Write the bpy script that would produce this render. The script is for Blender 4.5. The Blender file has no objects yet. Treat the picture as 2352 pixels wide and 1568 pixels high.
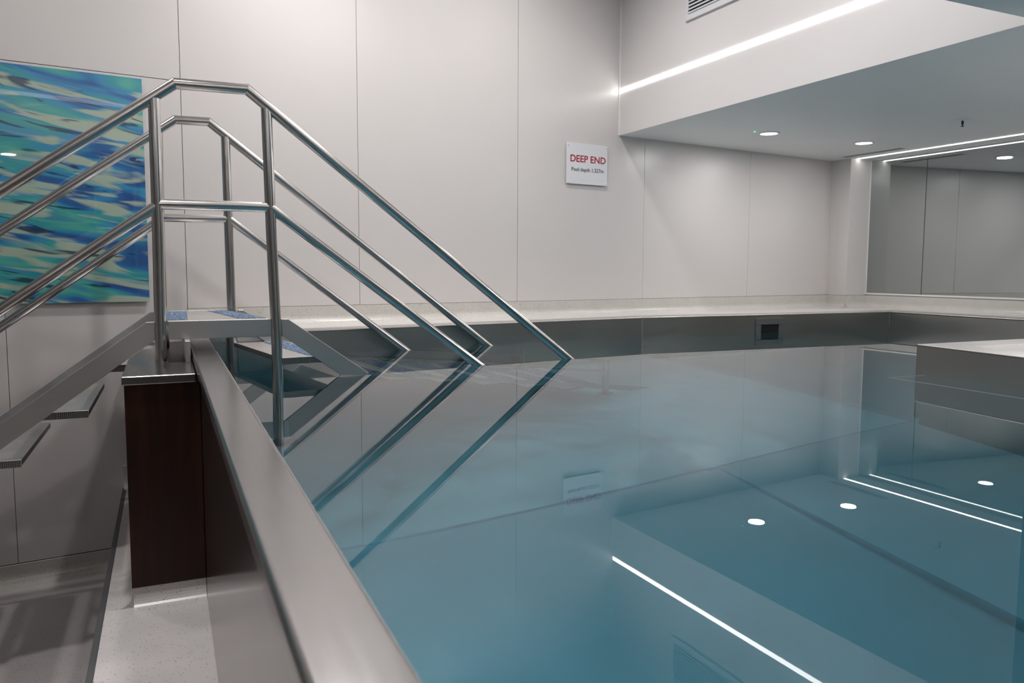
import bpy, bmesh, math, random
from mathutils import Vector, Matrix
random.seed(4)
S = bpy.context.scene
COL = S.collection

# ---------------------------------------------------------------- camera, world, exposure, lights
PITCH, ROLL, YAW = math.radians(5.19), math.radians(0.23), math.radians(25.2)
F = Vector((math.sin(YAW)*math.cos(PITCH), math.cos(YAW)*math.cos(PITCH), -math.sin(PITCH)))
R0 = Vector((math.cos(YAW), -math.sin(YAW), 0)); U0 = R0.cross(F)
R = math.cos(ROLL)*R0 + math.sin(ROLL)*U0
U = -math.sin(ROLL)*R0 + math.cos(ROLL)*U0
cam = bpy.data.cameras.new('camera'); cam.lens = 28; cam.sensor_width = 36
cam.clip_start = 0.02; cam.clip_end = 60
cam.dof.use_dof = True; cam.dof.focus_distance = 3.4; cam.dof.aperture_fstop = 6.3
co = bpy.data.objects.new('camera', cam); COL.objects.link(co)
M = Matrix.Identity(4)
for i in range(3):
    M[i][0], M[i][1], M[i][2] = R[i], U[i], -F[i]
M[2][3] = 0.45
co.matrix_world = M
S.camera = co

w = bpy.data.worlds.new('world'); S.world = w; w.use_nodes = True
w.node_tree.nodes['Background'].inputs[0].default_value = (0.02, 0.022, 0.025, 1)
w.node_tree.nodes['Background'].inputs[1].default_value = 1.0
S.view_settings.view_transform = 'Standard'; S.view_settings.look = 'None'
S.view_settings.exposure = 0.0; S.view_settings.gamma = 1.0
S.view_settings.use_curve_mapping = False
cy = S.cycles
cy.use_denoising = True
try: cy.denoiser = 'OPENIMAGEDENOISE'
except Exception: pass
cy.max_bounces = 9; cy.diffuse_bounces = 4; cy.glossy_bounces = 4; cy.transmission_bounces = 6
cy.use_adaptive_sampling = True; cy.adaptive_threshold = 0.04; cy.adaptive_min_samples = 24
cy.sample_clamp_indirect = 4.0; cy.blur_glossy = 0.5
cy.caustics_reflective = True; cy.caustics_refractive = True

WARM = (1.0, 0.93, 0.88); NEUT = (1.0, 0.978, 0.972)
COFFER = [(0.9, 3.95, 20, 150), (2.2, 4.05, 14, 150), (1.0, 2.8, 13, 150), (2.3, 2.7, 15, 150), (-0.6, 3.7, 8, 150), (0.0, 2.45, 5, 60)]  # last entry: narrow lamp added to brighten the raised floor
SOFFIT = [(4.095, 4.437, 7.5), (5.037, 4.44, 6.5), (4.10, 2.43, 13.0), (4.1, 1.0, 6.0), (5.04, 1.6, 8.0), (-0.04, 0.93, 4.0),
          (0.85, 1.1, 2.5), (-1.3, 0.6, 2.0), (2.4, -1.0, 6.0)]
ZC, ZS = 2.75, 1.416        # coffer ceiling and dropped ceiling heights; water is z = 0
def area(name, loc, size, power, color, rot=(0, 0, 0), spread=None, shape='DISK', size_y=None):
    l = bpy.data.lights.new(name, 'AREA'); l.shape = shape; l.size = size
    if size_y: l.size_y = size_y
    l.energy = power; l.color = color
    if spread: l.spread = math.radians(spread)
    o = bpy.data.objects.new(name, l); o.location = loc; o.rotation_euler = rot; COL.objects.link(o); return o
for i, (x, y, p, q) in enumerate(COFFER): area('ceiling_lamp', (x, y, ZC-0.012), 0.12, p, NEUT, spread=q)
for i, (x, y, p) in enumerate(SOFFIT): area('soffit_lamp', (x, y, ZS-0.012), 0.11, p, NEUT, spread=180)
# added unseen lamps below the near rim, to brighten the pool inside
for (x, y, p) in ((0.20, 0.75, 9.5), (0.235, 2.0, 4.2), (0.24, -0.2, 3.0)):
    area('pool_fill_lamp', (x+0.05, y, -0.55), 0.16, p, (0.58, 0.88, 1.0), rot=(0, math.radians(-90), 0), spread=160)

# ---------------------------------------------------------------- materials
def mat(name): 
    m = bpy.data.materials.new(name); m.use_nodes = True
    nt = m.node_tree; b = nt.nodes['Principled BSDF']; return m, nt, b
def N(nt, t, **k):
    n = nt.nodes.new(t)
    for a, v in k.items(): setattr(n, a, v)
    return n
def coords(nt, scale, rot=(0, 0, 0), kind='Object'):
    tc = N(nt, 'ShaderNodeTexCoord'); mp = N(nt, 'ShaderNodeMapping')
    mp.inputs['Scale'].default_value = scale; mp.inputs['Rotation'].default_value = rot
    nt.links.new(tc.outputs[kind], mp.inputs['Vector']); return mp.outputs['Vector']
def ramp(nt, fac, stops, interp='LINEAR'):
    r = N(nt, 'ShaderNodeValToRGB'); r.color_ramp.interpolation = interp
    e = r.color_ramp.elements
    while len(e) < len(stops): e.new(0.5)
    for k, (p, c) in enumerate(stops):
        e[k].position = p; e[k].color = (*c, 1) if len(c) == 3 else c
    nt.links.new(fac, r.inputs['Fac']); return r.outputs['Color']
def plain(name, col, rough=0.5, metal=0.0, var=0.0, scale=3.0, coat=0.0, spec=0.5):
    m, nt, b = mat(name)
    b.inputs['Roughness'].default_value = rough; b.inputs['Metallic'].default_value = metal
    b.inputs['Coat Weight'].default_value = coat; b.inputs['Specular IOR Level'].default_value = spec
    if var:
        n = N(nt, 'ShaderNodeTexNoise'); n.inputs['Scale'].default_value = scale; n.inputs['Detail'].default_value = 4
        nt.links.new(coords(nt, (1, 1, 1)), n.inputs['Vector'])
        c = ramp(nt, n.outputs['Fac'], [(0.3, tuple(v*(1-var) for v in col)), (0.7, tuple(min(1, v*(1+var)) for v in col))])
        nt.links.new(c, b.inputs['Base Color'])
    else: b.inputs['Base Color'].default_value = (*col, 1)
    return m
def steel(name, col, r0, r1, stretch=(1.5, 120, 120), bump=0.02, smudge=0.06):
    m, nt, b = mat(name); b.inputs['Metallic'].default_value = 1.0
    n = N(nt, 'ShaderNodeTexNoise'); n.inputs['Scale'].default_value = 1.0; n.inputs['Detail'].default_value = 3
    nt.links.new(coords(nt, stretch), n.inputs['Vector'])
    s = N(nt, 'ShaderNodeTexNoise'); s.inputs['Scale'].default_value = 2.3; s.inputs['Detail'].default_value = 3
    nt.links.new(coords(nt, (1, 1, 1)), s.inputs['Vector'])
    mr = N(nt, 'ShaderNodeMapRange'); mr.inputs['To Min'].default_value = r0; mr.inputs['To Max'].default_value = r1
    nt.links.new(n.outputs['Fac'], mr.inputs['Value'])
    ad = N(nt, 'ShaderNodeMath', operation='MULTIPLY_ADD'); ad.inputs[1].default_value = smudge*2; 
    nt.links.new(s.outputs['Fac'], ad.inputs[0]); nt.links.new(mr.outputs['Result'], ad.inputs[2])
    nt.links.new(ad.outputs[0], b.inputs['Roughness'])
    c = ramp(nt, s.outputs['Fac'], [(0.3, tuple(v*0.93 for v in col)), (0.7, col)])
    nt.links.new(c, b.inputs['Base Color'])
    bp = N(nt, 'ShaderNodeBump'); bp.inputs['Strength'].default_value = bump; bp.inputs['Distance'].default_value = 0.002
    nt.links.new(n.outputs['Fac'], bp.inputs['Height']); nt.links.new(bp.outputs['Normal'], b.inputs['Normal'])
    return m
def emit(name, col, s):
    m, nt, b = mat(name); b.inputs['Base Color'].default_value = (*col, 1)
    b.inputs['Emission Color'].default_value = (*col, 1); b.inputs['Emission Strength'].default_value = s; return m
def speckled(name, base, rough, dens=1.0):
    m, nt, b = mat(name); b.inputs['Roughness'].default_value = rough
    v = N(nt, 'ShaderNodeTexVoronoi'); v.inputs['Scale'].default_value = 170
    nt.links.new(coords(nt, (1, 1, 1)), v.inputs['Vector'])
    hue = N(nt, 'ShaderNodeSeparateColor'); nt.links.new(v.outputs['Color'], hue.inputs['Color'])
    pick = N(nt, 'ShaderNodeMath', operation='LESS_THAN'); pick.inputs[1].default_value = 0.13*dens
    nt.links.new(hue.outputs['Red'], pick.inputs[0])
    near = N(nt, 'ShaderNodeMath', operation='LESS_THAN'); near.inputs[1].default_value = 0.30
    nt.links.new(v.outputs['Distance'], near.inputs[0])
    mu = N(nt, 'ShaderNodeMath', operation='MULTIPLY'); nt.links.new(pick.outputs[0], mu.inputs[0]); nt.links.new(near.outputs[0], mu.inputs[1])
    n = N(nt, 'ShaderNodeTexNoise'); n.inputs['Scale'].default_value = 9; n.inputs['Detail'].default_value = 5
    nt.links.new(coords(nt, (1, 1, 1)), n.inputs['Vector'])
    bc = ramp(nt, n.outputs['Fac'], [(0.3, tuple(x*0.93 for x in base)), (0.7, base)])
    sp = ramp(nt, hue.outputs['Green'], [(0.0, (0.08, 0.06, 0.045)), (0.7, (0.22, 0.17, 0.12)), (1.0, (0.35, 0.26, 0.12))])
    mx = N(nt, 'ShaderNodeMix', data_type='RGBA')
    nt.links.new(mu.outputs[0], mx.inputs['Factor']); nt.links.new(bc, mx.inputs['A']); nt.links.new(sp, mx.inputs['B'])
    nt.links.new(mx.outputs['Result'], b.inputs['Base Color']); return m

PANEL = plain('wall_panel_laminate', (0.63, 0.595, 0.58), 0.32, var=0.015, scale=1.5)
PAINT = plain('white_paint', (0.70, 0.67, 0.66), 0.5, var=0.01)
SOFF = plain('soffit_paint', (0.78, 0.80, 0.80), 0.45, var=0.012)
JOINT = plain('joint_filler', (0.56, 0.53, 0.51), 0.7)
BEAD = plain('white_bead', (0.80, 0.78, 0.76), 0.4)
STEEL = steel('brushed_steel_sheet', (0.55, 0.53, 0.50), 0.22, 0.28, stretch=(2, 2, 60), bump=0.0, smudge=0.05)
STEELB = steel('brushed_steel_beam', (0.375, 0.36, 0.355), 0.13, 0.20, stretch=(90, 3, 90), bump=0.01, smudge=0.05)
STEELT = steel('ground_steel_tube', (0.66, 0.63, 0.61), 0.20, 0.21, stretch=(3, 3, 3), bump=0.0, smudge=0.012)
STEELP = steel('dull_steel_plate', (0.60, 0.575, 0.555), 0.34, 0.42, bump=0.02)
STEELW = steel('underwater_steel', (0.66, 0.67, 0.67), 0.30, 0.42, bump=0.02, smudge=0.08)
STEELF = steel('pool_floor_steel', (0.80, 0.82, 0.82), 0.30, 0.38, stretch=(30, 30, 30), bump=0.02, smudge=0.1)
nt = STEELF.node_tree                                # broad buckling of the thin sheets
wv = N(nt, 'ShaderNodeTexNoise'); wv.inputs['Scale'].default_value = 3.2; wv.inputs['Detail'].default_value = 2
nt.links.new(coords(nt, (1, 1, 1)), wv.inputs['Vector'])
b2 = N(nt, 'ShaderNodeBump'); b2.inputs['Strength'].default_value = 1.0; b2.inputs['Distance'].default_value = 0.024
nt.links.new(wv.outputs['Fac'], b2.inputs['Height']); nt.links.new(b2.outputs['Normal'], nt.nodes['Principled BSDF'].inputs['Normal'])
TERR = speckled('speckled_resin_floor', (0.63, 0.59, 0.58), 0.30)
TERRS = speckled('speckled_resin_skirting', (0.58, 0.56, 0.52), 0.28, 1.4)
GLOSS = plain('gloss_side_panel', (0.19, 0.155, 0.145), 0.16, 0.8, var=0.06)
TRIMG = plain('grey_edge_trim', (0.12, 0.12, 0.125), 0.45, 0.4)
LED = emit('led_diffuser', (1.0, 0.985, 0.96), 9.0)
LEDC = emit('coffer_led_diffuser', (1.0, 0.985, 0.96), 2.5)
LEDM = emit('mirror_led_diffuser', (1.0, 0.985, 0.95), 11.0)
LENS = emit('downlight_lens', (1.0, 1.0, 1.0), 8.0)
LENSP = emit('added_pool_light_lens', (0.55, 0.88, 1.0), 3.0)
GREEN = emit('green_indicator', (0.05, 1.0, 0.55), 2.0)
DIM = plain('beige_wall', (0.30, 0.275, 0.255), 0.6)
BLACK = plain('black_void', (0.006, 0.006, 0.006), 0.6)
FRM = plain('skimmer_frame_metal', (0.27, 0.27, 0.265), 0.38, 0.7)
SLOTG = plain('slot_grey', (0.12, 0.12, 0.12), 0.6)
SIGN = plain('sign_white', (0.72, 0.72, 0.75), 0.3)
RED = plain('sign_red', (0.36, 0.012, 0.02), 0.4)
INK = plain('sign_black', (0.035, 0.03, 0.035), 0.4)
DARKD = plain('dark_door_frame', (0.03, 0.04, 0.045), 0.3)
# dark stained wood
STEELN = steel('near_floor_steel_shaded', (0.70, 0.73, 0.74), 0.40, 0.48, stretch=(30, 30, 30), bump=0.02, smudge=0.1)  # darker than the far floor sheets: facet shading put into the colour
STEELD = steel('deck_side_steel_shaded', (0.37, 0.355, 0.335), 0.22, 0.28, stretch=(2, 2, 60), bump=0.0, smudge=0.05)  # side wall steel darkened: its dim reflections are put into the colour
WOOD, nt, b = mat('dark_stained_wood')
n = N(nt, 'ShaderNodeTexNoise'); n.inputs['Scale'].default_value = 1.0; n.inputs['Detail'].default_value = 6; n.inputs['Distortion'].default_value = 0.6
nt.links.new(coords(nt, (26, 26, 3)), n.inputs['Vector'])
c = ramp(nt, n.outputs['Fac'], [(0.25, (0.012, 0.004, 0.002)), (0.5, (0.022, 0.0065, 0.003)), (0.75, (0.040, 0.012, 0.004))])
nt.links.new(c, b.inputs['Base Color']); b.inputs['Roughness'].default_value = 0.38; b.inputs['Specular IOR Level'].default_value = 0.3
# mirror
MIR, nt, b = mat('grey_mirror'); b.inputs['Metallic'].default_value = 1; b.inputs['Roughness'].default_value = 0.0
b.inputs['Base Color'].default_value = (0.44, 0.47, 0.47, 1); b.inputs['Specular Tint'].default_value = (0.8, 0.8, 0.8, 1)
# water
WAT = bpy.data.materials.new('pool_water'); WAT.use_nodes = True; nt = WAT.node_tree; nt.nodes.clear()
out = N(nt, 'ShaderNodeOutputMaterial'); g = N(nt, 'ShaderNodeBsdfGlass'); g.inputs['IOR'].default_value = 1.333; g.inputs['Roughness'].default_value = 0.0
va = N(nt, 'ShaderNodeVolumeAbsorption'); va.inputs['Color'].default_value = (0.25, 0.78, 0.90, 1); va.inputs['Density'].default_value = 0.66
nt.links.new(g.outputs[0], out.inputs['Surface']); nt.links.new(va.outputs[0], out.inputs['Volume'])
# blue grit
GRIT, nt, b = mat('blue_grit_strip'); b.inputs['Roughness'].default_value = 0.8
v = N(nt, 'ShaderNodeTexVoronoi'); v.inputs['Scale'].default_value = 210; nt.links.new(coords(nt, (1, 1, 1)), v.inputs['Vector'])
sc = N(nt, 'ShaderNodeSeparateColor'); nt.links.new(v.outputs['Color'], sc.inputs['Color'])
c = ramp(nt, sc.outputs['Red'], [(0.0, (0.006, 0.025, 0.07)), (0.5, (0.03, 0.085, 0.18)), (0.75, (0.12, 0.20, 0.30)), (1.0, (0.5, 0.55, 0.6))])
nt.links.new(c, b.inputs['Base Color'])
bp = N(nt, 'ShaderNodeBump'); bp.inputs['Distance'].default_value = 0.001; nt.links.new(v.outputs['Distance'], bp.inputs['Height']); nt.links.new(bp.outputs['Normal'], b.inputs['Normal'])
# diamond tread plate
DIAM, nt, b = mat('diamond_plate_steel'); b.inputs['Metallic'].default_value = 1; b.inputs['Roughness'].default_value = 0.3
k = N(nt, 'ShaderNodeTexChecker'); k.inputs['Scale'].default_value = 210
k.inputs['Color1'].default_value = (0.5, 0.48, 0.46, 1); k.inputs['Color2'].default_value = (0.13, 0.125, 0.12, 1)
nt.links.new(coords(nt, (1, 1, 1), (0, math.radians(45), 0)), k.inputs['Vector']); nt.links.new(k.outputs['Color'], b.inputs['Base Color'])
# water-ripple print behind glass
ART, nt, b = mat('ripple_print'); b.inputs['Roughness'].default_value = 0.25; b.inputs['Coat Weight'].default_value = 1.0; b.inputs['Coat Roughness'].default_value = 0.015
tc = N(nt, 'ShaderNodeTexCoord')
sx = N(nt, 'ShaderNodeSeparateXYZ'); nt.links.new(tc.outputs['Object'], sx.inputs['Vector'])
def mth(op, a, bb=None, cc=None):
    q = N(nt, 'ShaderNodeMath', operation=op)
    for i, v_ in enumerate((a, bb, cc)):
        if v_ is None: continue
        if isinstance(v_, (int, float)): q.inputs[i].default_value = v_
        else: nt.links.new(v_, q.inputs[i])
    return q.outputs[0]
# finer and flatter strokes lower down: vertical coordinate stretched towards the horizon of the ripples
vz = mth('ADD', sx.outputs['Z'], mth('MULTIPLY', sx.outputs['X'], 0.16))
vv = mth('MULTIPLY', vz, 1.0)
def layer(su, sv, off, dist, det):
    cb = N(nt, 'ShaderNodeCombineXYZ')
    nt.links.new(mth('MULTIPLY', sx.outputs['X'], su), cb.inputs['X']); nt.links.new(mth('MULTIPLY', vv, sv), cb.inputs['Y']); cb.inputs['Z'].default_value = off
    q = N(nt, 'ShaderNodeTexNoise'); q.inputs['Scale'].default_value = 1.0; q.inputs['Detail'].default_value = det; q.inputs['Distortion'].default_value = dist; q.inputs['Roughness'].default_value = 0.45
    nt.links.new(cb.outputs[0], q.inputs['Vector']); return q.outputs['Fac']
base = layer(1.7, 7.0, 0.0, 0.9, 2.0)
col0 = ramp(nt, base, [(0.30, (0.012, 0.05, 0.22)), (0.40, (0.015, 0.12, 0.33)), (0.46, (0.03, 0.24, 0.46)), (0.52, (0.03, 0.30, 0.33)), (0.60, (0.08, 0.40, 0.33)), (0.70, (0.02, 0.18, 0.38))])
cream = layer(1.9, 12.5, 3.7, 1.2, 2.0)
cm = N(nt, 'ShaderNodeMix', data_type='RGBA'); nt.links.new(ramp(nt, cream, [(0.515, (0, 0, 0)), (0.60, (1, 1, 1))]), cm.inputs['Factor'])
nt.links.new(col0, cm.inputs['A']); cm.inputs['B'].default_value = (0.36, 0.45, 0.36, 1)
dark = layer(3.0, 20.0, 8.1, 1.2, 2.0)
low = mth('MULTIPLY', ramp(nt, dark, [(0.60, (0, 0, 0)), (0.66, (1, 1, 1))]), 0.85)
dm = N(nt, 'ShaderNodeMix', data_type='RGBA'); nt.links.new(low, dm.inputs['Factor'])
nt.links.new(cm.outputs['Result'], dm.inputs['A']); dm.inputs['B'].default_value = (0.005, 0.025, 0.075, 1)
nt.links.new(dm.outputs['Result'], b.inputs['Base Color'])

# ---------------------------------------------------------------- mesh helpers
def link(name, me, m, parent=None, loc=(0, 0, 0), rz=0.0, bevel=0.0, smooth=False):
    o = bpy.data.objects.new(name, me); COL.objects.link(o)
    if m: me.materials.append(m)
    o.location = loc; o.rotation_euler = (0, 0, rz)
    if parent: o.parent = parent
    if smooth:
        for p in me.polygons: p.use_smooth = True
    if bevel:
        bv = o.modifiers.new('bevel', 'BEVEL'); bv.width = bevel; bv.segments = 3; bv.limit_method = 'ANGLE'; bv.angle_limit = math.radians(40)
    return o
def mesh(name, vs, fs):
    me = bpy.data.meshes.new(name); me.from_pydata(vs, [], fs)
    bm = bmesh.new(); bm.from_mesh(me); bmesh.ops.recalc_face_normals(bm, faces=bm.faces); bm.to_mesh(me); bm.free()
    return me
def prism(name, poly, z0, z1):
    n = len(poly); vs = [(x, y, z0) for x, y in poly] + [(x, y, z1) for x, y in poly]
    return mesh(name, vs, [tuple(range(n)), tuple(range(n, 2*n))] + [(i, (i+1) % n, (i+1) % n+n, i+n) for i in range(n)])
def box(name, a, b_):
    return prism(name, [(a[0], a[1]), (b_[0], a[1]), (b_[0], b_[1]), (a[0], b_[1])], a[2], b_[2])
def loft(name, rings, closed=True, cap=True):
    """rings of equal point counts, joined one after another"""
    n = len(rings[0]); vs = [tuple(p) for r in rings for p in r]; fs = []
    for k in range(len(rings)-1):
        for i in range(n if closed else n-1):
            j = (i+1) % n; fs.append((k*n+i, k*n+j, (k+1)*n+j, (k+1)*n+i))
    if cap and closed: fs += [tuple(range(n)), tuple(range((len(rings)-1)*n, len(rings)*n))]
    return mesh(name, vs, fs)
def tube(name, pts, r, seg=20, caps=True):
    """straight runs of pipe with mitred joints"""
    P = [Vector(p) for p in pts]; rings = []
    d = (P[1]-P[0]).normalized(); ref = Vector((0, 0, 1)) if abs(d.z) < 0.9 else Vector((0, 1, 0))
    u = d.cross(ref).normalized(); v = u.cross(d).normalized()
    base_ = [u*math.cos(2*math.pi*i/seg)*r + v*math.sin(2*math.pi*i/seg)*r for i in range(seg)]
    rings.append([P[0]+q for q in base_]); cur = [P[0]+q for q in base_]
    for k in range(1, len(P)):
        din = (P[k]-P[k-1]).normalized()
        nrm = (din+(P[k+1]-P[k]).normalized()).normalized() if k < len(P)-1 else din
        cur = [q+din*((P[k]-q).dot(nrm)/din.dot(nrm)) for q in cur]
        rings.append(cur)
    vs = [tuple(p) for rr in rings for p in rr]; fs = []; nn = seg
    for k in range(len(rings)-1):
        for i in range(nn):
            j = (i+1) % nn; fs.append((k*nn+i, k*nn+j, (k+1)*nn+j, (k+1)*nn+i))
    me = mesh(name, vs, fs + [tuple(range(nn)), tuple(range((len(rings)-1)*nn, len(rings)*nn))])
    for p in me.polygons: p.use_smooth = len(p.vertices) == 4
    # keep the mitres crisp
    bm = bmesh.new(); bm.from_mesh(me)
    for e in bm.edges:
        ring = [v_.index//nn for v_ in e.verts]
        if ring[0] == ring[1]: e.smooth = False
    bm.to_mesh(me); bm.free()
    return me
def disc(name, c, r, h, seg=32, r2=None):
    r2 = r if r2 is None else r2
    a = [(c[0]+math.cos(2*math.pi*i/seg)*r, c[1]+math.sin(2*math.pi*i/seg)*r, c[2]) for i in range(seg)]
    b_ = [(c[0]+math.cos(2*math.pi*i/seg)*r2, c[1]+math.sin(2*math.pi*i/seg)*r2, c[2]+h) for i in range(seg)]
    return loft(name, [a, b_])
def ring(name, c, r0, r1, h, seg=36):
    rs = []
    vs = []; fs = []
    for i in range(seg):
        a = 2*math.pi*i/seg; ca, sa = math.cos(a), math.sin(a)
        for rr, zz in ((r0, 0), (r1, 0), (r1, h), (r0, h)): vs.append((c[0]+ca*rr, c[1]+sa*rr, c[2]+zz))
    for i in range(seg):
        j = (i+1) % seg
        for q in range(4): fs.append((i*4+q, i*4+(q+1) % 4, j*4+(q+1) % 4, j*4+q))
    return mesh(name, vs, fs)
def struct(o): o['kind'] = 'structure'; return o
def empty(name, loc=(0, 0, 0), rz=0.0):
    o = bpy.data.objects.new(name, None); COL.objects.link(o); o.location = loc; o.rotation_euler = (0, 0, rz); o.empty_display_size = 0.1; return o
def tag(o, label, cat, group=None, kind=None):
    o['label'] = label; o['category'] = cat
    if group: o['group'] = group
    if kind: o['kind'] = kind
    return o
def copy_tree(o, parent=None):
    c_ = o.copy(); COL.objects.link(c_); c_.parent = parent
    for ch in list(o.children): copy_tree(ch, c_)
    return c_
def off(poly, d):
    """outline moved outward by d (poly counter-clockwise)"""
    n = len(poly); res = []
    A = sum(poly[i][0]*poly[(i+1) % n][1]-poly[(i+1) % n][0]*poly[i][1] for i in range(n))
    s = 1 if A > 0 else -1
    for i in range(n):
        p0, p1, p2 = Vector(poly[i-1]), Vector(poly[i]), Vector(poly[(i+1) % n])
        a = (p1-p0).normalized(); b_ = (p2-p1).normalized()
        na = Vector((a.y, -a.x))*s; nb = Vector((b_.y, -b_.x))*s
        m_ = (na+nb).normalized(); k_ = d/max(0.2, m_.dot(na)); res.append(tuple(p1+m_*k_))
    return res

# ---------------------------------------------------------------- the long panelled wall (local x along it, face at local y=0)
WA = math.radians(7.267); W0 = Vector((0.244, 4.614, 0)); WD = Vector((math.cos(WA), math.sin(WA), 0))
def wl(x): return (x-0.244)/math.cos(WA)           # world x on the wall -> distance along it
wall = struct(link('wall_left', box('wall_left', (wl(-2.6)-0.1, 0.012, -1.3), (wl(5.64), 0.10, ZC+0.1)), JOINT, None, W0, WA))
joints = [-2.6, -1.6, -0.579, 0.244, 1.215, 2.334, 3.245, 3.447, 4.586, 5.636]
g = 0.0013
for a, b_ in zip(joints, joints[1:]):
    zt = ZC if b_ <= 3.25 else ZS
    if b_ <= 3.25 and a < 3.25: pass
    zb = 0.233 if a >= 0.24 else -1.012
    if b_ == 3.447:
        continue
    if b_ == 3.245:                                  # cut round the dropped ceiling
        la, lb, lc = wl(a)+g, wl(3.245)-g, wl(3.447)-g
        out_ = [(la, zb), (lc, zb), (lc, ZS), (lb, ZS), (lb, zt), (la, zt)]
        me = loft('panel', [[(x_, 0.0, z_) for x_, z_ in out_], [(x_, 0.011, z_) for x_, z_ in out_]])
        link('panel', me, PANEL, wall); continue
    rows = [(zb, zt)]
    if b_ == 0.244: rows = [(zb, 1.421), (1.424, zt)]
    for (p, q) in rows:
        la, lb = wl(a), wl(b_)
        o = link('panel', box('panel', (la+g, 0.0, p), (lb-g, 0.011, q)), PANEL, wall, bevel=0.0012)
        if b_ == 3.245:
            pass
# small step of wall beside the mirror, and the mirror wall
wr = struct(link('wall_right', box('wall_right', (5.875, -2.6, -1.3), (5.98, 5.2, ZS+0.05)), PAINT))
link('panel', box('panel', (5.625, 5.085, 0.233), (5.885, 5.20, ZS)), PANEL, wr, bevel=0.0015).name = 'panel'
link('panel', box('panel', (5.632, 5.20, 0.233), (5.72, 5.42, ZS)), PANEL, wr)
struct(link('wall_back', box('wall_back', (-2.7, -2.7, -1.3), (5.98, -2.6, ZC+0.1)), PAINT))
struct(link('wall_far_side', box('wall_far_side', (-2.8, -2.7, -1.3), (-2.7, 4.4, ZC+0.1)), DIM))
# raised part of the ceiling and its upright faces
bh = struct(link('wall_bulkhead', box('wall_bulkhead', (3.2, 2.015, ZS+0.001), (3.3, 5.1, ZC+0.1)), PAINT))
link('corner_bead', box('corner_bead', (3.19, 4.983, ZS), (3.2005, 4.995, ZC)), BEAD, bh)
struct(link('wall_coffer_front', box('wall_coffer_front', (-2.7, 1.915, ZS+0.001), (3.3, 2.015, ZC+0.1)), PAINT))
struct(link('ceiling_raised', box('ceiling_raised', (-2.8, 1.9, ZC), (3.3, 5.2, ZC+0.1)), PAINT))
soff = struct(link('ceiling', prism('ceiling', [(3.2005, 2.0145), (3.2005, 5.1), (5.98, 5.5), (5.98, -2.7), (-2.8, -2.7), (-2.8, 2.0145)], ZS, ZS+0.0008), SOFF))

# ---------------------------------------------------------------- floors
def plat_x(y): return -0.102+0.0303*(y-4.61)
def beam_l(y): return 0.107+0.0292*(y-0.607)
def beam_r(y): return 0.193+0.0304*(y-0.567)
struct(link('floor', box('floor', (-2.8, -2.7, -1.22), (0.15, 4.9, -1.12)), TERR))
pl = struct(link('floor_platform', prism('floor_platform', [(plat_x(-2.6)+0.019, -2.6), (beam_l(-2.6)+0.02, -2.6), (beam_l(4.65)+0.02, 4.66), (plat_x(4.6)+0.019, 4.58)], -1.12, -0.70), TERR))
link('edge_trim', prism('edge_trim', [(plat_x(-2.6), -2.6), (plat_x(-2.6)+0.019, -2.6), (plat_x(4.56)+0.019, 4.563), (plat_x(4.56), 4.561)], -1.12, -0.699), TRIMG, pl, bevel=0.002)
def cove(name, a, b_, z0, z1, r, m_, out=0.012, parent=None, ext=0.0):
    """coved skirting from a to b (its wall on the left of a->b when looking along), profile sweeps out to the right"""
    a = Vector((a[0], a[1], 0)); b_ = Vector((b_[0], b_[1], 0)); d = (b_-a).normalized(); nn = Vector((d.y, -d.x, 0))
    prof = [(0, z1), (out, z1), (out, z0+r)]
    for k in range(1, 9):
        t = math.pi/2*k/8; prof.append((out+r-r*math.cos(t), z0+r-r*math.sin(t)))
    prof += [(out+r+0.001, z0-0.004), (0, z0-0.004)]
    rings = [[p + nn*u_ + Vector((0, 0, z_)) for u_, z_ in prof] for p in (a, b_)]
    me = loft(name, rings)
    for p in me.polygons: p.use_smooth = False
    o = link(name, me, m_, parent)
    return o
def wpt(x, inset=0.0):
    p = W0 + WD*wl(x) + Vector((math.sin(WA), -math.cos(WA), 0))*inset; return (p.x, p.y)
struct(cove('baseboard_left', wpt(0.244, -0.001), wpt(5.63, -0.001), 0.126, 0.2315, 0.05, TERRS))
struct(cove('baseboard_step', (5.632, 5.30), (5.632, 5.085), 0.126, 0.2315, 0.05, TERRS))
struct(cove('baseboard_pier', (5.62, 5.085), (5.875, 5.085), 0.126, 0.2315, 0.05, TERRS))
struct(cove('baseboard_right', (5.875, 5.085), (5.875, -2.6), 0.126, 0.2315, 0.05, TERRS))
struct(cove('baseboard_lower', wpt(-2.6, -0.001), wpt(-0.11, -0.001), -1.12, -1.016, 0.06, TERRS))
struct(cove('baseboard_platform', wpt(-0.10, -0.0), wpt(0.25, -0.0), -0.70, -0.582, 0.05, TERRS))

# ---------------------------------------------------------------- pool basin
PZ = -1.18; RZ = 0.128
P = [(beam_r(4.115), 4.117), (3.095, 4.505), (5.37, 4.41), (5.37, 2.38), (3.105, 2.404), (2.64, -0.6), (beam_r(-0.6), -0.6)]
basin = tag(empty('pool_basin', (1.6, 2.5, PZ)), 'stainless steel pool basin with a bright folded rim and plain side walls', 'pool')
bl = Vector((1.6, 2.5, PZ))
def bpart(name, me, m_, bevel=0.0):
    o = link(name, me, m_, basin, loc=-bl, bevel=bevel); return o
Q = off(P, 0.05) if True else None
# counter-clockwise test happens inside off()
n = len(P)
for i in range(n):
    j = (i+1) % n
    bpart('side_wall', prism('side_wall', [P[i], P[j], Q[j], Q[i]], PZ-0.06, RZ-0.004), STEELD if i in (3, 4) else STEEL)
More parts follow.
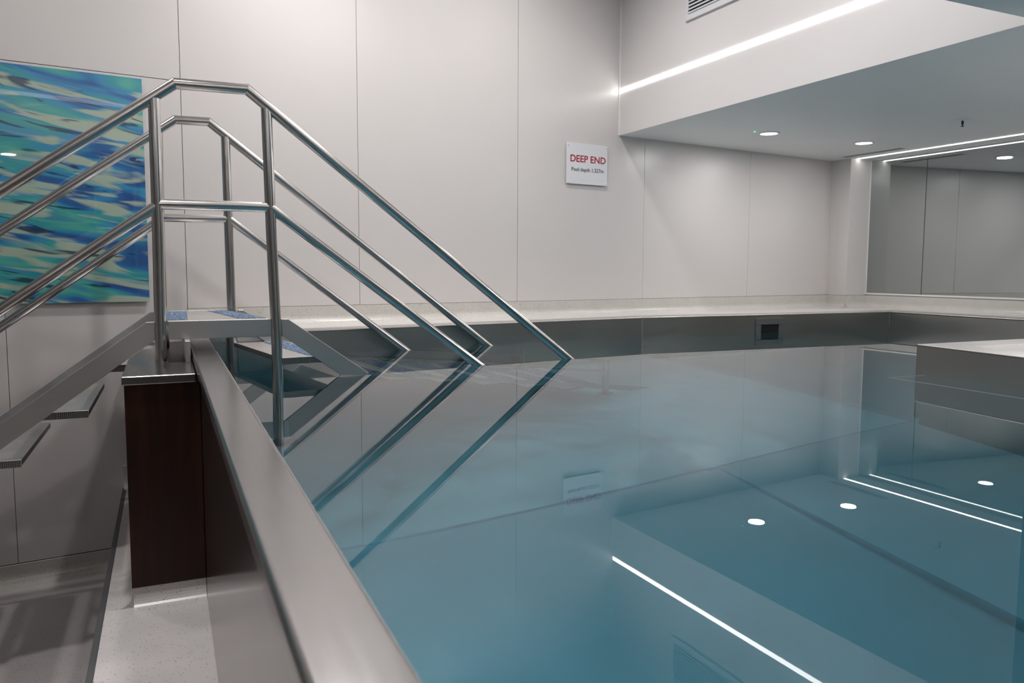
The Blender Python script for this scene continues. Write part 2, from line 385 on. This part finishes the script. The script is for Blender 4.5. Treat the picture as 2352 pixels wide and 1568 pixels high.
# rim, one folded piece along each side (not on the camera side, where the broad steel beam is)
rimw = [0.17, 0.20, 0.26, 0.17, 0.17]
rimo = []
def rim_outer(i, wd):
    return None
LN = []
for i in range(5):
    a, b_ = Vector(P[i]), Vector(P[(i+1) % n]); d = (b_-a).normalized(); nr_ = Vector((-d.y, d.x)); LN.append((a+nr_*rimw[i], d))
def isect(l1, l2):
    (p, d), (q, e) = l1, l2; den = d.x*e.y-d.y*e.x; t = ((q.x-p.x)*e.y-(q.y-p.y)*e.x)/den; return tuple(p+d*t)
O = [None]*6
O[0] = tuple(LN[0][0]-LN[0][1]*0.02)
for i in range(1, 5): O[i] = isect(LN[i-1], LN[i])
O[5] = tuple(LN[4][0]+LN[4][1]*(Vector(P[5])-Vector(P[4])).length)
for i in range(5):
    bpart('rim', prism('rim', [P[i], P[i+1], O[i+1], O[i]], RZ-0.012, RZ), STEELP, bevel=0.003)
# welded seams of the wall and corner
bpart('weld_seam', box('weld_seam', (5.363, 4.403, -0.4), (5.372, 4.412, RZ-0.001)), FRM)
bpart('weld_seam', box('weld_seam', (3.0925, 4.5010, -0.9), (3.0975, 4.5060, RZ-0.001)), STEELP)
# folded floor sheets: shallow fall towards the crease lines
PB = off(P, 0.03)
c0 = (2.0, 2.41)
ye = 2.41
zA = {'c': PZ-0.025, 'n': PZ, 'w': PZ+0.0}
fl = [
 [(PB[0][0], PB[0][1], PZ+0.07), (2.0, 4.36, PZ+0.05), (2.0, 2.42, PZ-0.030), (0.25, 2.42, PZ-0.017)],
 [(2.0, 4.36, PZ+0.05), (3.12, 4.53, PZ+0.09), (3.13, 2.42, PZ+0.01), (2.0, 2.42, PZ-0.035)],
 [(0.25, 2.42, PZ-0.030), (1.975, 2.42, PZ-0.045), (1.975, -0.62, PZ+0.05), (0.15, -0.62, PZ+0.09)],
 [(2.03, 2.42, PZ-0.045), (3.13, 2.42, PZ+0.00), (2.66, -0.62, PZ+0.09), (2.03, -0.62, PZ+0.05)],
]
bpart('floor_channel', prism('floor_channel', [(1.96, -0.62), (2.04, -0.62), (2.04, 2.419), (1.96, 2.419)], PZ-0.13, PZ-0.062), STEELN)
for q_i, q in enumerate(fl):
    vs = [tuple(p) for p in q] + [(p[0], p[1], PZ-0.12) for p in q]
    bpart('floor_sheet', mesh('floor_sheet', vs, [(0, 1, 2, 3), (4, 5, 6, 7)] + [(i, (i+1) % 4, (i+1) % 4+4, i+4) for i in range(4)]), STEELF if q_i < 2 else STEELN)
bpart('floor_sheet', prism('floor_sheet', [(3.10, 2.35), (5.4, 2.35), (5.4, 4.45), (3.10, 4.55)], PZ-0.3, PZ-0.20), STEELW)
bpart('sill', prism('sill', [(3.10, 2.35), (3.14, 2.35), (3.14, 4.52), (3.10, 4.52)], PZ-0.25, PZ+0.088), STEELW)
# thin overflow rail just under the surface round the corner of the inner deck
bpart('overflow_rail', tube('overflow_rail', [(3.10, 2.352, -0.03), (2.892, 2.363, -0.03), (2.777, 0.3, -0.03)], 0.0045, 8), BEAD)
# water body; its sides end inside the basin walls
tag(link('pool_water', prism('pool_water', off(P, 0.02), PZ-0.28, 0.0), WAT), 'still clear teal pool water filling the steel basin, mirror smooth', 'water', kind='stuff')
# made-up round fixtures for the added pool lamps, out of view
for (x, y, wh) in ((0.20, 0.75, 'middle of the three'), (0.235, 2.0, 'nearest the stairs'), (0.17, -0.2, 'farthest from the stairs')):
    t = tag(empty('added_underwater_light', (beam_r(y), y, -0.55), 0), 'added unseen round pool light under water below the steel beam, '+wh, 'pool light', 'added unseen pool lights in the near side of the basin')
    o = link('lens', disc('lens', (0, 0, 0.001), 0.08, 0.006), LENSP, t); o.rotation_euler = (0, math.radians(90), 0)
    o = link('trim_ring', ring('trim_ring', (0, 0, 0.0), 0.08, 0.10, 0.010), STEELP, t); o.rotation_euler = (0, math.radians(90), 0)

# terrazzo decks around the basin
dk = prism('floor_deck_long', [O[0], O[1], O[2], O[3], (5.876, O[3][1]), (5.876, 5.25), (5.64, 5.30), wpt(0.244)], 0.02, RZ-0.002)
struct(link('floor_deck_long', dk, TERR))
dk = prism('floor_deck_inner', [O[4], O[5], (2.9, -2.6), (5.876, -2.6), (5.876, O[3][1]), O[3]], 0.02, RZ-0.002)
struct(link('floor_deck_inner', dk, TERR))
# side of the raised pool tank below the beam, seen from the lower floor
tank = tag(empty('tank_side', (beam_l(1.0), 1.0, -0.7)), 'glossy brown side of the raised pool tank under the steel beam', 'cladding')
tl = -Vector((beam_l(1.0), 1.0, -0.7))
ys = [-2.55, 4.55]
link('cladding_sheet', prism('cladding_sheet', [(beam_l(ys[0])+0.012, ys[0]), (beam_l(ys[0])+0.03, ys[0]), (beam_l(ys[1])+0.03, ys[1]), (beam_l(ys[1])+0.012, ys[1])], -0.70, 0.096), GLOSS, tank, loc=tl)

# ---------------------------------------------------------------- steel beam on the pool edge nearest the camera
y0, y1 = -1.6, 4.12
ax = Vector((beam_l(y0), y0, 0)); bx_ = Vector((beam_l(y1), y1, 0))
dirb = (Vector((beam_l(y1), y1))-Vector((beam_l(y0), y0))); angb = math.atan2(dirb.y, dirb.x)-math.pi/2
prof = [(0.0, 0.098), (0.0, 0.120)] + [(0.008-0.008*math.cos(t), 0.120+0.008*math.sin(t)) for t in [math.pi/2*k/5 for k in range(1, 6)]]
wd = 0.087
prof += [(wd-0.006+0.006*math.sin(t), 0.122+0.006*math.cos(t)) for t in [math.pi/2*k/5 for k in range(0, 6)]]
prof += [(wd, 0.06), (wd-0.012, 0.06), (wd-0.012, 0.098)]
L = y1-y0
r_ = [[(x_, yy, z_) for x_, z_ in prof] for yy in (0, L)]
me = loft('rim_beam', r_)
beam = link('rim_beam', me, STEELB, None, loc=(beam_l(y0), y0, 0), rz=angb)
tag(beam, 'broad flat brushed steel beam on the pool edge running away from the camera', 'beam')

# ---------------------------------------------------------------- dark wooden plinth with steel cap
pb = tag(empty('wooden_plinth', (0.06, 2.9, -0.7)), 'dark wooden plinth with folded steel cap beside the pool beam under the landing', 'plinth')
pbl = -Vector((0.06, 2.9, -0.7))
link('wood_body', prism('wood_body', [(-0.050, 2.905), (beam_l(2.905)+0.011, 2.905), (beam_l(4.5)+0.011, 4.5), (-0.010, 4.5)], -0.632, 0.066), WOOD, pb, loc=pbl, bevel=0.002)
capm = prism('steel_cap', [(-0.057, 2.893), (beam_l(2.893)-0.001, 2.893), (beam_l(3.235)-0.001, 3.235), (0.07, 3.235+0.4), (0.068, 3.87), (-0.028, 3.87)], 0.062, 0.092)
link('steel_cap', prism('steel_cap', [(-0.057, 2.893), (beam_l(2.893)-0.001, 2.893), (beam_l(3.27)-0.001, 3.27), (0.100, 3.27), (0.100, 3.87), (-0.028, 3.87)], 0.062, 0.092), STEELB, pb, loc=pbl, bevel=0.004)
link('resin_base', prism('resin_base', [(-0.040, 2.914), (beam_l(2.905)+0.010, 2.914), (beam_l(4.5)+0.010, 4.5), (0.000, 4.5)], -0.70, -0.634), TERR, pb, loc=pbl)
cove('base_cove', (beam_l(2.9)+0.011, 2.911), (-0.046, 2.911), -0.70, -0.634, 0.045, TERR, out=0.002, parent=None).parent = pb
# (the two coves below face the camera and the lower floor)
for o in list(pb.children):
    if o.name.startswith('base_cove'):
        bpy.data.objects.remove(o)
def cove_p(name, a, b_, z0, z1, r, m_, parent, loc):
    o = cove(name, a, b_, z0, z1, r, m_, out=0.002, parent=parent); o.location = loc; return o
cove_p('base_cove', (-0.046, 2.911), (beam_l(2.9)+0.011, 2.911), -0.70, -0.632, 0.05, TERR, pb, pbl)
cove_p('base_cove', (-0.006, 4.5), (-0.046, 2.911), -0.70, -0.632, 0.05, TERR, pb, pbl)

# ---------------------------------------------------------------- staircase over the pool edge
ST = Vector((0.30, 3.7, 0.17))
st = tag(empty('pool_staircase', ST), 'stainless steel staircase with double tube handrails climbing over the pool edge', 'staircase')
def sp(name, me, m_, bevel=0.0, smooth=False): return link(name, me, m_, st, loc=-ST, bevel=bevel, smooth=smooth)
TR = 0.0212
aR = math.radians(6.8)
def NR(x, z): return (x, 3.321+math.tan(aR)*(x-0.511), z)          # near side, pool flight
def NL(x, z): return (x, 3.321-0.0262*(x-0.511), z)                # near side, landing and outer flight
def FR(x, z): return (x, 4.113+math.tan(math.radians(7.0))*(x-0.414), z)
def FL(x, z): return (x, 4.113-0.0262*(x-0.414), z)
# top rails run on down to the floor outside and bend into a leg under water
s_l = 0.737
def down_l(fn, x, z, zt): return fn(x-(z-zt)/s_l, zt)
for (a, b_, end, xk, foot, fl_, fr_) in (((0.156, 1.142), (0.4145, 1.141), None, 2.20, 0, NL, NR), ((0.189, 1.140), (0.3365, 1.140), None, 2.10, 0, FL, FR)):
    s = -(1.139/(1.9555-0.414)) if fl_ is NL else -(1.140/(1.862-0.3365))
    ex = b_[0]+(xk-b_[0]); ez = b_[1]+s*(xk-b_[0])
    pts = [down_l(fl_, a[0], a[1], -0.10), fl_(*a), fr_(*b_), fr_(ex, ez)]
    sp('top_rail', tube('top_rail', pts, TR), STEELT)
    # leg that carries the low end of the rails
    sp('leg', tube('leg', [fr_(ex, ez+0.012), fr_(ex, PZ+0.03)], TR*0.9), STEELT)
    c = fr_(ex, PZ+0.06); sp('flange', disc('flange', c, 0.036, 0.012), STEELT)
# outer ends of the two top rails drop to newel posts at the foot of the outside flight
for fn in (NL, FL):
    top = down_l(fn, 0.156 if fn is NL else 0.189, 1.142, -0.10)
    sp('leg', tube('leg', [top, (top[0], top[1], -1.12)], TR), STEELT)
    sp('flange', disc('flange', (top[0], top[1], -1.12), 0.055, 0.012), STEELT)
# middle rails
for (xl, zl, xr, zr, xd, zd, fl_, fr_, s) in ((0.096, 0.690, 0.479, 0.692, 0.504, 0.683, NL, NR, -0.7283), (0.124, 0.685, 0.406, 0.686, 0.424, 0.682, FL, FR, -0.7475)):
    sp('middle_rail', tube('middle_rail', [fl_(xl-0.01, zl), fl_(xr+0.01, zr)], TR*0.96), STEELT)
    x2 = (2.20 if fl_ is NL else 2.10)
    sp('middle_rail', tube('middle_rail', [fr_(xd-0.01, zd+0.007), fr_(x2, zd+s*(x2-xd))], TR*0.96), STEELT)
    xs, zs_ = (0.070, 0.677) if fl_ is NL else (0.110, 0.673)
    e_ = down_l(fl_, xs, zs_, -0.50)
    sp('middle_rail', tube('middle_rail', [fl_(xs+0.008, zs_+0.005), e_], TR*0.96), STEELT)
# posts of the landing
for pts in ([NL(0.0825, 1.080), NL(0.0805, 0.60), NL(0.075, 0.092)],
            [NL(0.4875, 1.078), NL(0.496, 0.573), NL(0.5055, 0.223), NL(0.5085, 0.0), NL(0.53, PZ+0.04)],
            [FR(0.4105, 1.075), FR(0.414, 0.598), FR(0.417, 0.274), FR(0.42, -0.05), FR(0.43, PZ+0.04)],
            [FL(0.116, 1.075), FL(0.108, 0.592), FL(0.111, 0.274), FL(0.112, -0.66)]):
    sp('post', tube('post', pts, TR), STEELT)
for c in (NL(0.53, PZ+0.02), FR(0.43, PZ+0.02)):
    sp('flange', disc('flange', c, 0.055, 0.014), STEELT)
# welded collar rings where rails meet the posts
def strip_prism(name, fn, outline, th):
    """flat bar cut to an outline in x,z lying in one of the stair planes, th thick"""
    a = [Vector(fn(x, z)) for x, z in outline]; d = (Vector(fn(1, 0))-Vector(fn(0, 0))).normalized(); nn = Vector((-d.y, d.x, 0))*th/2
    return loft(name, [[p-nn for p in a], [p+nn for p in a]])
# stringers and landing fascias
for fl_, fr_, x0, x1, xk in ((NL, NR, 0.104, 0.4865, 0.027), (FL, FR, 0.125, 0.398, 0.055)):
    sp('fascia', strip_prism('fascia', fl_, [(x0, 0.1745), (x1, 0.1755), (x1, 0.2465), (x0, 0.2455)], 0.012), STEELP, bevel=0.002)
    zb = -1.12; sl = 0.729
    o_ = [(x0-0.03, 0.244), (xk, 0.243), (xk-(0.243-zb)/sl, zb), (xk+0.027-(0.172-zb)/sl-0.0, zb), (xk+0.027, 0.172), (x0-0.03, 0.172)]
    sp('stringer', strip_prism('stringer', fl_, o_, 0.012), STEELP, bevel=0.002)
    xs = 0.553 if fl_ is NL else 0.470; sl = 0.712; zb = PZ+0.02
    dx = xs-0.553
    o_ = [(0.528+dx, 0.1735), (0.5325+dx, 0.1735), (0.5325+dx+(0.1735-zb)/0.726, zb), (0.553+dx+(0.244-zb)/sl, zb), (xs, 0.2445), (0.528+dx, 0.2445)]
    sp('stringer', strip_prism('stringer', fr_, o_, 0.012), STEELP, bevel=0.002)
# landing plate with two blue grit strips
ZL = 0.2445
ld = sp('landing', prism('landing', [NL(0.104, 0)[:2], NL(0.487, 0)[:2], (0.398, 4.108), (0.105, 4.117)], ZL-0.006, ZL), STEELP)
def child(par, name, me, m_, bevel=0): 
    return link(name, me, m_, par, bevel=bevel)
child(ld, 'grip_strip', prism('grip_strip', [(0.106, 3.405), (0.178, 3.402), (0.212, 4.075), (0.113, 4.08)], ZL, ZL+0.0018), GRIT)
child(ld, 'grip_strip', prism('grip_strip', [(0.372, 3.41), (0.478, 3.40), (0.391, 4.085), (0.303, 4.09)], ZL, ZL+0.0018), GRIT)
# treads
def tread(x_near, z, fnn, fnf, xf, side, depth=0.245, grit0=0.12, gw=0.10):
    """side = +1: pool flight; -1: outer flight.  x_near/x_far back edge on the near and far side"""
    a = Vector(fnn(x_near, 0)); b_ = Vector(fnf(xf, 0)); d = (Vector(fnn(1, 0))-Vector(fnn(0, 0))).normalized()*side
    wdir = (b_-a).normalized(); a = a+wdir*0.012; b_ = b_-wdir*0.008
    c = [a, a+d*depth, b_+d*depth, b_]
    t = sp('tread', prism('tread', [p[:2] for p in c], z-0.022, z), STEELP, bevel=0.0015)
    child(t, 'grip_strip', prism('grip_strip', [(a+d*grit0+wdir*0.03)[:2], (a+d*(grit0+gw)+wdir*0.03)[:2], (b_+d*(grit0+gw)-wdir*0.03)[:2], (b_+d*grit0-wdir*0.03)[:2]], z, z+0.0018), GRIT)
    q0, q1 = a-wdir*0.0015+d*0.002, a-wdir*0.0015+d*(depth-0.002)
    child(t, 'side_lip', prism('side_lip', [q0[:2], q1[:2], (q1+wdir*0.0035)[:2], (q0+wdir*0.0035)[:2]], z-0.0275, z-0.001), DIAM)
    return t
for k in range(6):
    z = 0.084-0.168*k; x = 0.045-0.2245*k
    tread(x, z, NL, FL, x+0.028, -1, depth=0.19, grit0=0.132, gw=0.05)
for k in range(7):
    z = 0.084-0.168*k; x = 0.527+0.236*k
    tread(x, z, NR, FR, x-0.10, 1, grit0=0.125)
# bracket plate under the landing that carries it on the beam
sp('bracket', prism('bracket', [(0.157, 3.235), (0.176, 3.235), (0.195, 3.86), (0.176, 3.86)], 0.092, 0.1745), STEELP, bevel=0.002)

# ---------------------------------------------------------------- picture on the long wall
def wall_thing(name, x, z, inset):
    p = W0+WD*wl(x)+Vector((math.sin(WA), -math.cos(WA), 0))*inset; return empty(name, (p.x, p.y, z), WA)
pic = tag(wall_thing('ripple_picture', -0.55, 0.84, 0.0), 'large frameless glass picture of blue and turquoise water ripples on the wall', 'picture')
hw = (wl(0.0565)-wl(-0.55)); 
link('print', box('print', (-1.15, -0.020, -0.5665), (hw, -0.012, 0.5665)), ART, pic, bevel=0.001)
link('backing', box('backing', (-1.10, -0.012, -0.52), (hw-0.03, -0.0005, 0.52)), BEAD, pic)

# ---------------------------------------------------------------- depth sign
sg = tag(wall_thing('depth_sign', 2.903, 1.1868, 0.0), 'white depth sign with red heading DEEP END screwed to the wall', 'sign')
sw, sh = 0.3625/2, 0.2815/2
link('plate', box('plate', (-sw, -0.016, -sh), (sw, -0.011, sh)), SIGN, sg, bevel=0.001)
for sx_ in (-1, 1):
    for sz in (-1, 1):
        c = (sx_*(sw-0.014), -0.0165, sz*(sh-0.014))
        s_ = link('screw', disc('screw', (0, 0, 0), 0.0065, 0.004, 16, 0.0045), BEAD, sg, loc=c); s_.rotation_euler = (math.radians(90), 0, 0)
        s_ = link('spacer', disc('spacer', (0, 0, 0), 0.005, 0.011, 12), BEAD, sg, loc=(c[0], -0.0115, c[2])); s_.rotation_euler = (math.radians(-90), 0, 0)
def text(name, body, size, width, x, z, m_, parent, bold):
    cu = bpy.data.curves.new(name, 'FONT'); cu.body = body; cu.size = size; cu.align_x = 'CENTER'; cu.align_y = 'CENTER'
    cu.extrude = 0.0003; cu.offset = bold; cu.materials.append(m_)
    o = bpy.data.objects.new(name, cu); COL.objects.link(o); o.parent = parent
    o.location = (x, -0.0164, z); o.rotation_euler = (math.radians(90), 0, 0)
    bpy.context.view_layer.update()
    me = bpy.data.meshes.new_from_object(o.evaluated_get(bpy.context.evaluated_depsgraph_get()))
    k_ = width/max(1e-4, max(v_.co.x for v_ in me.vertices)-min(v_.co.x for v_ in me.vertices))
    for v_ in me.vertices: v_.co.x *= k_
    me.materials.clear(); bpy.data.objects.remove(o)
    o = link(name, me, m_, parent, loc=(x, -0.0164, z)); o.rotation_euler = (math.radians(90), 0, 0)
    return o
text('heading', 'DEEP END', 0.066, 0.313, 0.006, 0.032, RED, sg, 0.0012)
text('lettering', 'Pool depth 1.327m', 0.036, 0.283, 0.003, -0.041, INK, sg, 0.0004)

# ---------------------------------------------------------------- mirror on the right wall
mr = tag(empty('wall_mirror', (5.872, 4.0, 0.254)), 'wide grey wall mirror in joined panes above the pool deck', 'mirror')
ml = -Vector((5.872, 4.0, 0.254))
for a, b_ in ((5.078, 4.533), (4.529, 2.9), (2.896, 1.2), (1.196, -1.2)):
    link('pane', box('pane', (5.8695, b_, 0.254), (5.8745, a, 1.405)), MIR, mr, loc=ml)
link('edge_strip', box('edge_strip', (5.866, 5.078, 0.254), (5.8748, 5.0845, 1.412)), BEAD, mr, loc=ml)
link('sill', box('sill', (5.862, -1.2, 0.2405), (5.8748, 5.084, 0.2535)), BEAD, mr, loc=ml)
link('joint_line', box('joint_line', (5.8685, 4.5288, 0.254), (5.8745, 4.5332, 1.36)), BLACK, mr, loc=ml)

# ---------------------------------------------------------------- light strips
s1 = tag(empty('bulkhead_light_strip', (3.2, 3.5, 1.729)), 'long white light strip set in the bulkhead face above the sign', 'light')
link('diffuser', box('diffuser', (-0.004, -1.484, -0.0135), (0.004, 1.489, 0.0135)), LED, s1)
s3 = tag(empty('coffer_light_strip', (0.3, 2.015, 1.729)), 'white light strip in the raised ceiling face, mirrored in the picture', 'light')
link('diffuser', box('diffuser', (-2.9, -0.004, -0.0135), (2.9, 0.004, 0.0135)), LEDC, s3)
s2 = tag(empty('mirror_light_strip', (5.708, 2.0, ZS)), 'thin white light strip in the low ceiling along the mirror', 'light')
link('diffuser', box('diffuser', (-0.010, -3.2, -0.003), (0.010, 3.083, 0.004)), LEDM, s2)

# ---------------------------------------------------------------- recessed downlights
def downlight(x, y, z, r, label, group=None):
    t = tag(empty('downlight', (x, y, z)), label, 'downlight', group)
    link('lens', disc('lens', (0, 0, -0.003), r, 0.004), LENS, t)
    link('trim_ring', ring('trim_ring', (0, 0, -0.005), r, r+0.013, 0.006), SIGN, t)
    return t
downlight(4.095, 4.437, ZS, 0.060, 'round white downlight beside the green indicator in the low ceiling')
downlight(5.037, 4.440, ZS, 0.060, 'round white downlight in the low ceiling between the other downlight and the mirror')
for (x, y, p), lb_ in zip(SOFFIT[2:], ('round downlight half hidden by the door frame in the water mirror', 'round downlight above the inner deck near the camera side',
        'round downlight in the low ceiling right of the frame before the mirror', 'round downlight mirrored at the left edge of the ripple picture',
        'round downlight mirrored as a short dash in the ripple picture', 'round downlight above the lower floor left of the frame', 'round downlight behind the camera over the pool')):
    downlight(x, y, ZS, 0.055, lb_, 'downlights out of view in the low ceiling')
for (x, y, p, q), lb_ in zip(COFFER, ('over the pool stairs by the long wall', 'above the depth sign by the long wall', 'over the middle of the pool',
        'nearest the bulkhead and the low ceiling', 'above the ripple picture', 'added above the steel beam to brighten the raised floor')):
    downlight(x, y, ZC, 0.060, 'round downlight in the raised ceiling '+lb_, 'downlights in the raised ceiling')
gi = link('indicator_light', disc('indicator_light', (0, 0, -0.003), 0.0062, 0.004, 16), GREEN, None, loc=(3.957, 4.428, ZS))
tag(gi, 'tiny green indicator light in the low ceiling beside a downlight', 'indicator')

# ---------------------------------------------------------------- sprinkler
sk = tag(empty('sprinkler_head', (4.836, 3.495, ZS)), 'small dark sprinkler head hanging from the low ceiling before the mirror', 'sprinkler')
link('escutcheon', disc('escutcheon', (0, 0, -0.006), 0.052, 0.006, 28, 0.056), SOFF, sk)
link('bulb', tube('bulb', [(0, 0, -0.008), (0, 0, -0.042)], 0.0045, 10), INK, sk)
link('frame_arm', tube('frame_arm', [(-0.008, 0, -0.006), (-0.010, 0, -0.022), (0, 0, -0.040)], 0.0022, 8), INK, sk)
link('frame_arm', tube('frame_arm', [(0.008, 0, -0.006), (0.010, 0, -0.022), (0, 0, -0.040)], 0.0022, 8), INK, sk)
link('deflector', disc('deflector', (0, 0, -0.044), 0.011, 0.002, 16), INK, sk)

# ---------------------------------------------------------------- slot diffuser in the low ceiling
sd = tag(empty('slot_diffuser', (5.52, 4.77, ZS)), 'narrow two slot air diffuser in the low ceiling beside the mirror light', 'vent')
link('frame', box('frame', (-0.050, -0.30, -0.003), (0.040, 0.30, 0.001)), SOFF, sd)
for dx in (-0.026, 0.012):
    link('slot', box('slot', (dx-0.009, -0.285, -0.0045), (dx+0.009, 0.285, -0.0025)), SLOTG, sd)

# ---------------------------------------------------------------- louvred vent in the bulkhead
vt = tag(empty('louvre_vent', (3.2, 3.86, 2.20)), 'white louvred air vent high on the bulkhead above the light strip', 'vent')
vw, vh = 0.368, 0.19
for nm, a, b_ in (('frame', (-0.010, -vw, -vh), (0.0, vw, -vh+0.034)), ('frame', (-0.010, -vw, vh-0.034), (0.0, vw, vh)),
                  ('frame', (-0.010, vw-0.022, -vh+0.034), (0.0, vw, vh-0.034)), ('frame', (-0.010, -vw, -vh+0.034), (0.0, -vw+0.022, vh-0.034))):
    link(nm, box(nm, a, b_), SIGN, vt)
link('duct', box('duct', (-0.001, -vw+0.02, -vh+0.03), (0.0015, vw-0.02, vh-0.03)), BLACK, vt)
link('lower_lip', box('lower_lip', (-0.013, -vw, -vh-0.004), (-0.0, vw, -vh)), JOINT, vt)
z = -vh+0.034
while z < vh-0.04:
    v4 = [(-0.010, z+0.0085), (-0.0085, z+0.0045), (-0.001, z+0.015), (-0.002, z+0.019)]
    rings = [[(x_, yy, z_) for x_, z_ in v4] for yy in (-vw+0.022, vw-0.022)]
    link('slat', loft('slat', rings), SIGN, vt); z += 0.0212
for yy, zz in ((vw-0.010, -vh+0.045), (vw-0.045, -vh+0.014)):
    s_ = link('screw', disc('screw', (0, 0, 0), 0.004, 0.002, 12), BEAD, vt, loc=(-0.010, yy, zz)); s_.rotation_euler = (0, math.radians(-90), 0)

# ---------------------------------------------------------------- skimmer in the far pool wall
def yw(x): return 4.505+(4.41-4.505)/(5.37-3.095)*(x-3.095)
sm = tag(empty('pool_skimmer', (4.176, yw(4.176), 0.0), math.atan2(-0.095, 2.275)), 'rectangular steel skimmer opening at the waterline of the long pool wall', 'skimmer')
fw0, fw1, zt, zb = 0.122, 0.081, 0.094, -0.085
for a, b_ in (((-fw0, -0.016, 0.056), (fw0, -0.001, zt)), ((-fw0, -0.012, zb), (fw0, -0.001, -0.05)),
              ((-fw0, -0.012, -0.05), (-fw1, -0.001, 0.056)), ((fw1, -0.012, -0.05), (fw0, -0.001, 0.056))):
    link('frame', box('frame', a, b_), FRM, sm, bevel=0.001)
link('top_flange', box('top_flange', (-fw0-0.002, -0.016, zt), (fw0+0.003, -0.001, zt+0.003)), STEELT, sm)
link('opening', box('opening', (-fw1, -0.005, -0.05), (fw1, -0.0008, 0.056)), BLACK, sm)
link('flap', box('flap', (-fw1+0.003, -0.0075, -0.01), (fw1-0.003, -0.0055, 0.030)), BLACK, sm)

# ---------------------------------------------------------------- dark door frame on the inner deck, just outside the frame (mirrored in the water)
df = tag(empty('dark_door_frame', (3.3, 1.45, RZ)), 'dark door frame standing on the inner deck, seen only mirrored in the water', 'door frame')
link('jamb', box('jamb', (-0.275, -0.04, 0.0), (-0.19, 0.403, ZS-RZ-0.001)), DARKD, df, bevel=0.002)
link('leaf', box('leaf', (-0.25, -0.95, 0.0), (-0.21, -0.04, ZS-RZ-0.001)), DARKD, df)
